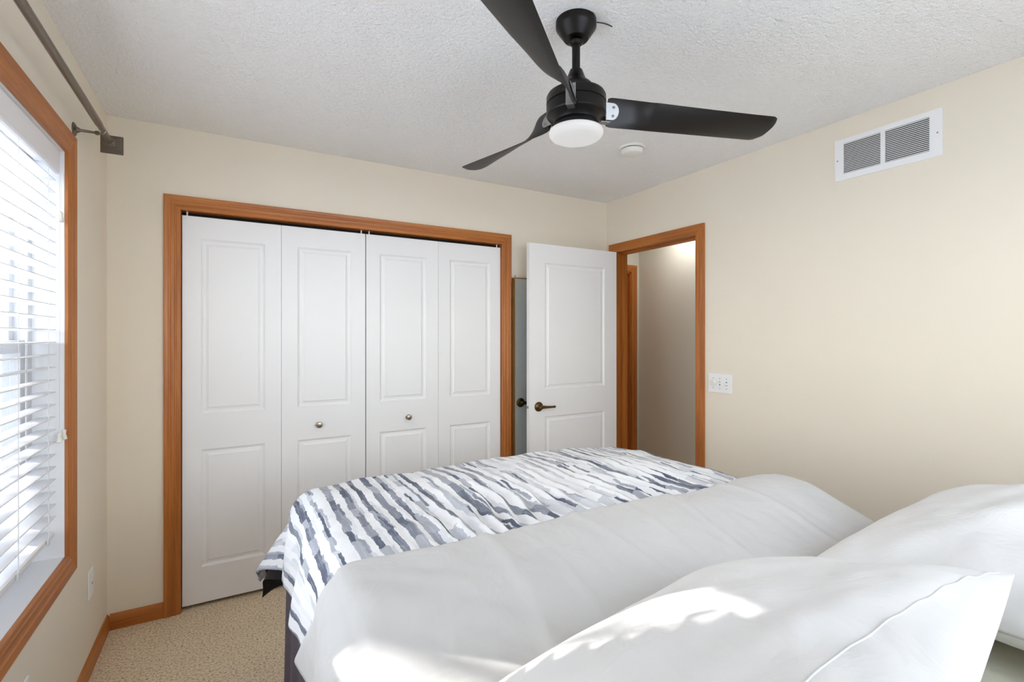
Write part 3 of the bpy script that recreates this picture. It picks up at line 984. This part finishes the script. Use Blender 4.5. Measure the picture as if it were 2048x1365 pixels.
struct_nail = tag(obj('wall_nail', MB().lathe((W, -1.345, 1.117), [(.0012, 0), (.0012, .008), (.0025, .0085), (.002, .0095)], axis=(-1, 0, .15), seg=10), M['smoke'], origin=(W, -1.345, 1.117)),
                  'tiny pale nail in the bare wall past the switch plate', 'nail')

# ------------------------------------------------------------------ bed
BX0, BX1, BYF, BYH = .685, 2.205, -1.06, -3.12
TOP = .835
bed = thing('bed', ((BX0 + BX1) / 2, (BYF + BYH) / 2, 0), 'queen bed with dark skirt standing in the middle of the room', 'bed')
fbm = MB()
fbm.box(BX0 + .04, BX1 - .04, BYH, BYF - .04, .14, .20)
obj('bed_frame', fbm, M['dark'], bed)
for lx in (BX0 + .12, BX1 - .12):
    for ly in (BYF - .14, BYH + .14):
        obj('leg', MB().lathe((lx, ly, 0), [(.03, 0), (.03, .14)], seg=16), M['dark'], bed)
obj('box_spring', MB().box(BX0 + .02, BX1 - .02, BYH, BYF - .02, .20, .47), M['blanket'], bed, bevel=.02)
sk = MB()
def skirt_path():
    pts = []
    for k in range(121):
        y = BYH + (BYF - BYH) * k / 120
        pts.append((BX0 - .004, y, -1, 0))
    for k in range(1, 91):
        x = BX0 + (BX1 - BX0) * k / 90
        pts.append((x, BYF + .004, 0, 1))
    for k in range(1, 121):
        y = BYF + (BYH - BYF) * k / 120
        pts.append((BX1 + .004, y, 1, 0))
    return pts
sp = skirt_path()
rows = 10
vs = []
for i, (x, y, nx, ny) in enumerate(sp):
    for j in range(rows + 1):
        q = j / rows
        w = (.004 + .010 * q) * math.sin(i * .55) * (.6 + .4 * math.sin(i * .13)) + .006 * q
        vs.append((x + nx * w, y + ny * w, .60 - (.60 - .012) * q))
fs = [(i * (rows + 1) + j, i * (rows + 1) + j + 1, (i + 1) * (rows + 1) + j + 1, (i + 1) * (rows + 1) + j) for i in range(len(sp) - 1) for j in range(rows)]
so = obj('bed_skirt', sk.add(vs, fs), M['skirt'], bed, smooth=60)
sm_ = so.modifiers.new('thickness', 'SOLIDIFY'); sm_.thickness = .003

# mattress with fitted sheet (rounded box with soft top)
def soft_box(x0, x1, y0, y1, z0, z1, r, puff, nx=40, ny=56):
    mb = MB()
    vs = []
    def sup(a, lo, hi):
        return lo + (hi - lo) * a
    N = nx
    top, bot = [], []
    for i in range(nx + 1):
        for j in range(ny + 1):
            x = x0 + (x1 - x0) * i / nx
            y = y0 + (y1 - y0) * j / ny
            dx = min(x - x0, x1 - x); dy = min(y - y0, y1 - y)
            ex = max(0, 1 - dx / r); ey = max(0, 1 - dy / r)
            e = min(1, math.hypot(ex, ey))
            drop = r * (1 - math.sqrt(max(0, 1 - e * e)))
            zz = z1 - drop + puff * mnoise.noise((x * 3, y * 3, 1.3))
            top.append((x, y, zz)); bot.append((x, y, z0))
    o2 = len(top)
    fs = []
    for i in range(nx):
        for j in range(ny):
            a, b, c, d = i * (ny + 1) + j, (i + 1) * (ny + 1) + j, (i + 1) * (ny + 1) + j + 1, i * (ny + 1) + j + 1
            fs += [(a, b, c, d), (o2 + a, o2 + d, o2 + c, o2 + b)]
    for i in range(nx):
        for j in (0, ny):
            a, b = i * (ny + 1) + j, (i + 1) * (ny + 1) + j
            fs.append((a, b, o2 + b, o2 + a))
    for j in range(ny):
        for i in (0, nx):
            a, b = i * (ny + 1) + j, i * (ny + 1) + j + 1
            fs.append((a, b, o2 + b, o2 + a))
    return mb.add(top + bot, fs)
obj('mattress', soft_box(BX0 + .015, BX1 - .015, BYH, BYF - .015, .47, TOP - .02, .05, .003), M['mattress'], bed, smooth=50)
tag(obj('fitted_sheet', soft_box(BX0 + .008, BX1 - .008, BYH - .006, BYF - .008, .50, TOP - .012, .055, .006), M['sage'], smooth=50, origin=((BX0 + BX1) / 2, (BYF + BYH) / 2, .5)),
    'pale sage fitted sheet showing beside the pillows', 'sheet')

def sm(a, b, x):
    q = min(1, max(0, (x - a) / (b - a)))
    return q * q * (3 - 2 * q)
def fbm_n(x, y, s, z=0.0):
    return mnoise.noise((x * s, y * s, z)) + .5 * mnoise.noise((x * s * 2.1, y * s * 2.1, z + 4.1)) + .25 * mnoise.noise((x * s * 4.3, y * s * 4.3, z + 9.7))

def drape(S, T, xL, xR, yF, ztop, rad, flare, extra, hangmod=None):
    """S, T: flat sheet coordinates (metres, along x and y); the sheet falls over the left, right and foot edges."""
    vs, uv = [], []
    for s in S:
        for t in T:
            dx = (xL - s) if s < xL else ((s - xR) if s > xR else 0.0)
            sx = -1 if s < xL else 1
            dy = max(0.0, t - yF)
            d = math.hypot(dx, dy)
            bx, by = min(max(s, xL), xR), min(t, yF)
            if d > 1e-9:
                nx, ny = sx * dx / d, dy / d
            else:
                nx, ny = 0.0, 0.0
            arc = rad * math.pi / 2
            if d < arc:
                a = d / rad
                hor, drop = rad * math.sin(a), rad * (1 - math.cos(a))
            else:
                e = d - arc
                corner = 2 * abs(nx * ny)
                fl = flare + .46 * corner * (1 if sx < 0 else .6)
                hor, drop = rad + e * fl, rad + e * math.sqrt(1 - fl * fl)
            p = Vector((bx + nx * hor, by + ny * hor, ztop(bx, by) - drop))
            oz, on = extra(s, t, d)
            p.z += oz
            p.x += nx * on; p.y += ny * on
            vs.append(p); uv.append((s, t))
    n = len(T)
    fs = [(i * n + j, (i + 1) * n + j, (i + 1) * n + j + 1, i * n + j + 1) for i in range(len(S) - 1) for j in range(n - 1)]
    mb = MB().add(vs, fs)
    mb.uv = uv
    return mb

XL, XR, YFT = .778, 2.13, -1.125
def ztop(x, y):
    cx = (x - XL) / (XR - XL)
    crown = .022 * (1 - (2 * cx - 1) ** 2)
    return .862 + crown - .012 * max(0.0, (y + 1.3)) / .18 - .070 * sm(-1.98, -2.36, y)
FOLD = [(.40, -1.62), (.47, -1.65), (.62, -1.775), (.70, -1.80), (.80, -1.805), (.95, -1.842), (1.10, -1.850), (2.1, -1.895), (2.5, -1.90)]
def fold_y(x):
    for p, q in zip(FOLD, FOLD[1:]):
        if x <= q[0]:
            return p[1] + (q[1] - p[1]) * max(0, (x - p[0]) / (q[0] - p[0]))
    return FOLD[-1][1]
def comf_extra(s, t, d):
    near = sm(-1.25, -1.75, t)                     # gathers towards the turned back edge
    mid = sm(.78, 1.05, s) * (1 - sm(1.95, 2.15, s))
    rip = math.sin(s * 118 + 5 * fbm_n(s, t, 2.0) + 2.2 * t) * .0105 * near * mid * (.5 + .5 * mnoise.noise((s * 3, t * 2, 7.0)) + .35)
    w = .012 * fbm_n(s, t, 3.2) + .004 * fbm_n(s, t, 11, 3)
    side = 1.0 if d < .02 else max(0.2, 1 - d / .2)
    hang = 0.0
    if d > .08:
        hang = (.010 * math.sin(t * 21 + s * 4) + .012 * fbm_n(s * .4, t, 5, 2.0)) * min(1, (d - .08) / .12)
    under = sm(.004, -.02, t - fold_y(s))            # the part tucked under the turned back lining lies closer in
    return (rip * (1 - under) + w) * side - .010 * under, hang * (1 - under) + .25 * (1 - side) * w - .040 * under * (1 if d > .03 else 0)
hangL = .318
S1 = [XL - hangL + (XR + .26 - XL + hangL) * i / 300 for i in range(301)]
T1 = [-1.93 + (YFT + .335 + 1.93) * i / 170 for i in range(171)]
cm = drape(S1, T1, XL, XR, YFT, ztop, .10, .10, comf_extra)
comf = thing('comforter', (1.46, -1.5, .86), 'blue grey and white striped comforter spread over the bed foot', 'comforter')
co = obj('striped_cover', cm, M['stripes'], comf, smooth=180)
so_ = co.modifiers.new('thickness', 'SOLIDIFY'); so_.thickness = .012; so_.offset = -1

# turned back white lining: rises from the fold and lies over the striped cover towards the pillows
def lin_extra(s, t, d):
    a = fold_y(s) - t                               # distance behind the fold
    roll = .030 * math.sqrt(min(1, max(0, a / .035))) if a < .035 else .030
    w = .010 * fbm_n(s + 3, t, 2.6) + .0055 * fbm_n(s, t * .5 + 5, 8, 3)
    w += .007 * mnoise.noise(((s + t) * 15, (s - t) * 3, 2.2)) * (1 - sm(.85, 1.25, s))      # pulled diagonally near the hanging side
    # long soft creases running along the bed
    cre = 0
    for cxx, amp, wd in ((1.00, .008, .016), (1.09, .004, .010), (1.36, .005, .010), (1.50, .003, .012), (1.62, .005, .010), (1.86, .005, .012)):
        q = (s - cxx - .05 * math.sin(t * 4 + cxx * 9)) / wd
        cre += amp * math.exp(-q * q)
    hump = .030 * sm(1.75, 2.1, s) * math.exp(-((t + 1.98) / .16) ** 2)
    side = 1.0 if d < .02 else max(0.25, 1 - d / .2)
    hang = roll * .6
    if d > .06:
        hang += (.012 * math.sin(t * 15 + 1.0) + .012 * fbm_n(s * .4, t, 4, 5.0)) * min(1, (d - .06) / .12)
    return (roll * (1.0 if d < .05 else max(.1, 1 - d / .2)) + (w + cre + hump) * side), hang
S2 = [XL - .305 + (XR + .25 - XL + .305) * i / 200 for i in range(201)]
vs, uv = [], []
nT = 110
rowsT = []
base_T = [0.0, .0015, .004, .008, .014, .022, .032] + [.045 + (.51 - .045) * k / (nT - 1) for k in range(nT)]
mb = MB()
def lin_sheet():
    vs, uv = [], []
    for s in S2:
        T = [fold_y(s) - a for a in base_T]
        m = drape([s], T, XL, XR, YFT, ztop, .10, .085, lin_extra)
        vs += m.v; uv += m.uv
    n = len(base_T)
    fs = [(i * n + j, (i + 1) * n + j, (i + 1) * n + j + 1, i * n + j + 1) for i in range(len(S2) - 1) for j in range(n - 1)]
    out = MB().add(vs, fs); out.uv = uv
    return out
lo = obj('turned_back_lining', lin_sheet(), M['lining'], comf, smooth=180)
lo['label'] = 'plain white underside folded back toward the pillows'
m2 = lo.modifiers.new('thickness', 'SOLIDIFY'); m2.thickness = .010; m2.offset = -1

# dark blanket under the comforter, its corner hanging lower at the foot
def bl_extra(s, t, d):
    return -.020 + .004 * fbm_n(s, t, 4), (.008 * math.sin(t * 18) if d > .1 else 0) - .012
bm_ = drape([XL - .325 + (XR + .24 - XL + .325) * i / 120 for i in range(121)], [-1.55 + (YFT + .40 + 1.55) * i / 80 for i in range(81)], XL, XR, YFT, ztop, .09, .06, bl_extra)
bk_ = tag(obj('blanket', bm_, M['blanket'], smooth=180, origin=(1.46, -1.3, .84)), 'dark blanket corner hanging under the striped comforter', 'blanket')

# ------------------------------------------------------------------ pillows
def pillow(name, c, hx, hy, hz, rot, tiltx, tilty, seed, label, seam_a, seam_b, botk=.75):
    th = thing(name, (c[0], c[1], c[2] - hz), label, 'pillow', 'white pillows on the bed')
    nx, ny = 96, 60
    cr_, sr_ = math.cos(rot), math.sin(rot)
    def pos(a, b, sgn):
        # a,b in [-1,1]
        pinch = 1 + .01 * (1 - a * a) * (abs(b) ** 3) 
        pinch2 = 1 - .07 * (1 - b * b) * (abs(a) ** 3)
        x = a * hx * pinch2
        y = b * hy * pinch
        e = max(0.0, (1 - abs(a) ** 2.6)) ** .55 * max(0.0, (1 - abs(b) ** 2.6)) ** .55
        zz = sgn * hz * e * (1.0 if sgn > 0 else botk)
        wob = fbm_n(a * 1.3 + seed, b * 1.3, 1.0, sgn * 2.0 + seed) * .018 * e + mnoise.noise((a * 2.2 + b * 3.5 + seed, b * 1.2, seed)) * .006 * e
        # pleats radiating from the hem edge
        pl = .0024 * math.sin(a * 27 + 3 * b + seed) * sm(-.45, -.85, b) * e ** .5
        zz += sgn * (wob + (pl if sgn > 0 else 0))
        zz += tiltx * x + tilty * y
        wy = c[1] + x * sr_ + y * cr_
        rest = .832 + .010 * sm(-2.44, -2.35, wy) + (.002 if sgn > 0 else 0)      # lies on the sheet and on the lining
        return Vector((c[0] + x * cr_ - y * sr_, wy, max(c[2] + zz, rest)))
    vs = []
    for sgn in (1, -1):
        for i in range(nx + 1):
            for j in range(ny + 1):
                a = math.sin((2 * i / nx - 1) * math.pi / 2 * .98) / math.sin(math.pi / 2 * .98)
                b = math.sin((2 * j / ny - 1) * math.pi / 2 * .98) / math.sin(math.pi / 2 * .98)
                vs.append(pos(a, b, sgn))
    n = ny + 1
    o2 = (nx + 1) * n
    fs = []
    for i in range(nx):
        for j in range(ny):
            a, b, cc, d = i * n + j, (i + 1) * n + j, (i + 1) * n + j + 1, i * n + j + 1
            fs += [(a, b, cc, d), (o2 + a, o2 + d, o2 + cc, o2 + b)]
    for i in range(nx):
        for j in (0, ny):
            a, b = i * n + j, (i + 1) * n + j
            fs.append((a, b, o2 + b, o2 + a))
    for j in range(ny):
        for i in (0, nx):
            a, b = i * n + j, i * n + j + 1
            fs.append((a, b, o2 + b, o2 + a))
    obj('pillowcase', MB().add(vs, fs), M['pillow'], th, smooth=180)
    pts = []
    for k in range(61):
        a = -.96 + 1.92 * k / 60
        p = pos(a, seam_a + (seam_b - seam_a) * k / 60, 1)
        p.z += .0004
        pts.append(p)
    obj('hem_seam', MB().tube(pts, .0012, 6), M['pillow'], th, smooth=60)
    return th
pillow('pillow', (1.208, -2.506, .947), .384, .236, .072, .18, -.06, -.333, 1.7, 'white pillow nearest the camera, with sunlight on its left end', -.50, -.93, 1.65)
pillow('pillow', (1.992, -2.604, .925), .396, .271, .097, -.028, .08, -.103, 6.2, 'white pillow behind the sunlit one, near the right wall', -.45, -.80)

# ------------------------------------------------------------------ unseen tree, added outside to throw the soft dapple on the bed
def tree():
    tr = thing('dapple_tree', (-3.3, 1.12, -.6), 'bare tree added outside the window to dapple the sun', 'tree')
    rnd = random.Random(2)
    tk = MB()
    def grow(p, d, r, L, lv):
        n = 5
        pts, rr = [p], [r]
        q = Vector(p); dd = Vector(d)
        for k in range(n):
            dd = (dd + Vector((rnd.uniform(-1, 1), rnd.uniform(-1, 1), rnd.uniform(-.3, .6))) * .16).normalized()
            q = q + dd * (L / n)
            pts.append(q.copy()); rr.append(r * (1 - .55 * (k + 1) / n))
        tk.tube(pts, rr, 7 if lv < 2 else 5)
        if lv < 5:
            for k in range(5 if lv < 2 else 3):
                i = rnd.randint(2, n)
                a = rnd.uniform(0, 6.283)
                side = Vector((math.cos(a), math.sin(a), rnd.uniform(.1, .8)))
                grow(pts[i], (dd * .5 + side * .8).normalized(), rr[i] * .62, L * .68, lv + 1)
    grow(Vector((-3.3, 1.12, -.6)), Vector((0, 0, 1)), .14, 3.2, 0)
    obj('branches', tk, M['bark'], tr, smooth=60)
tree()
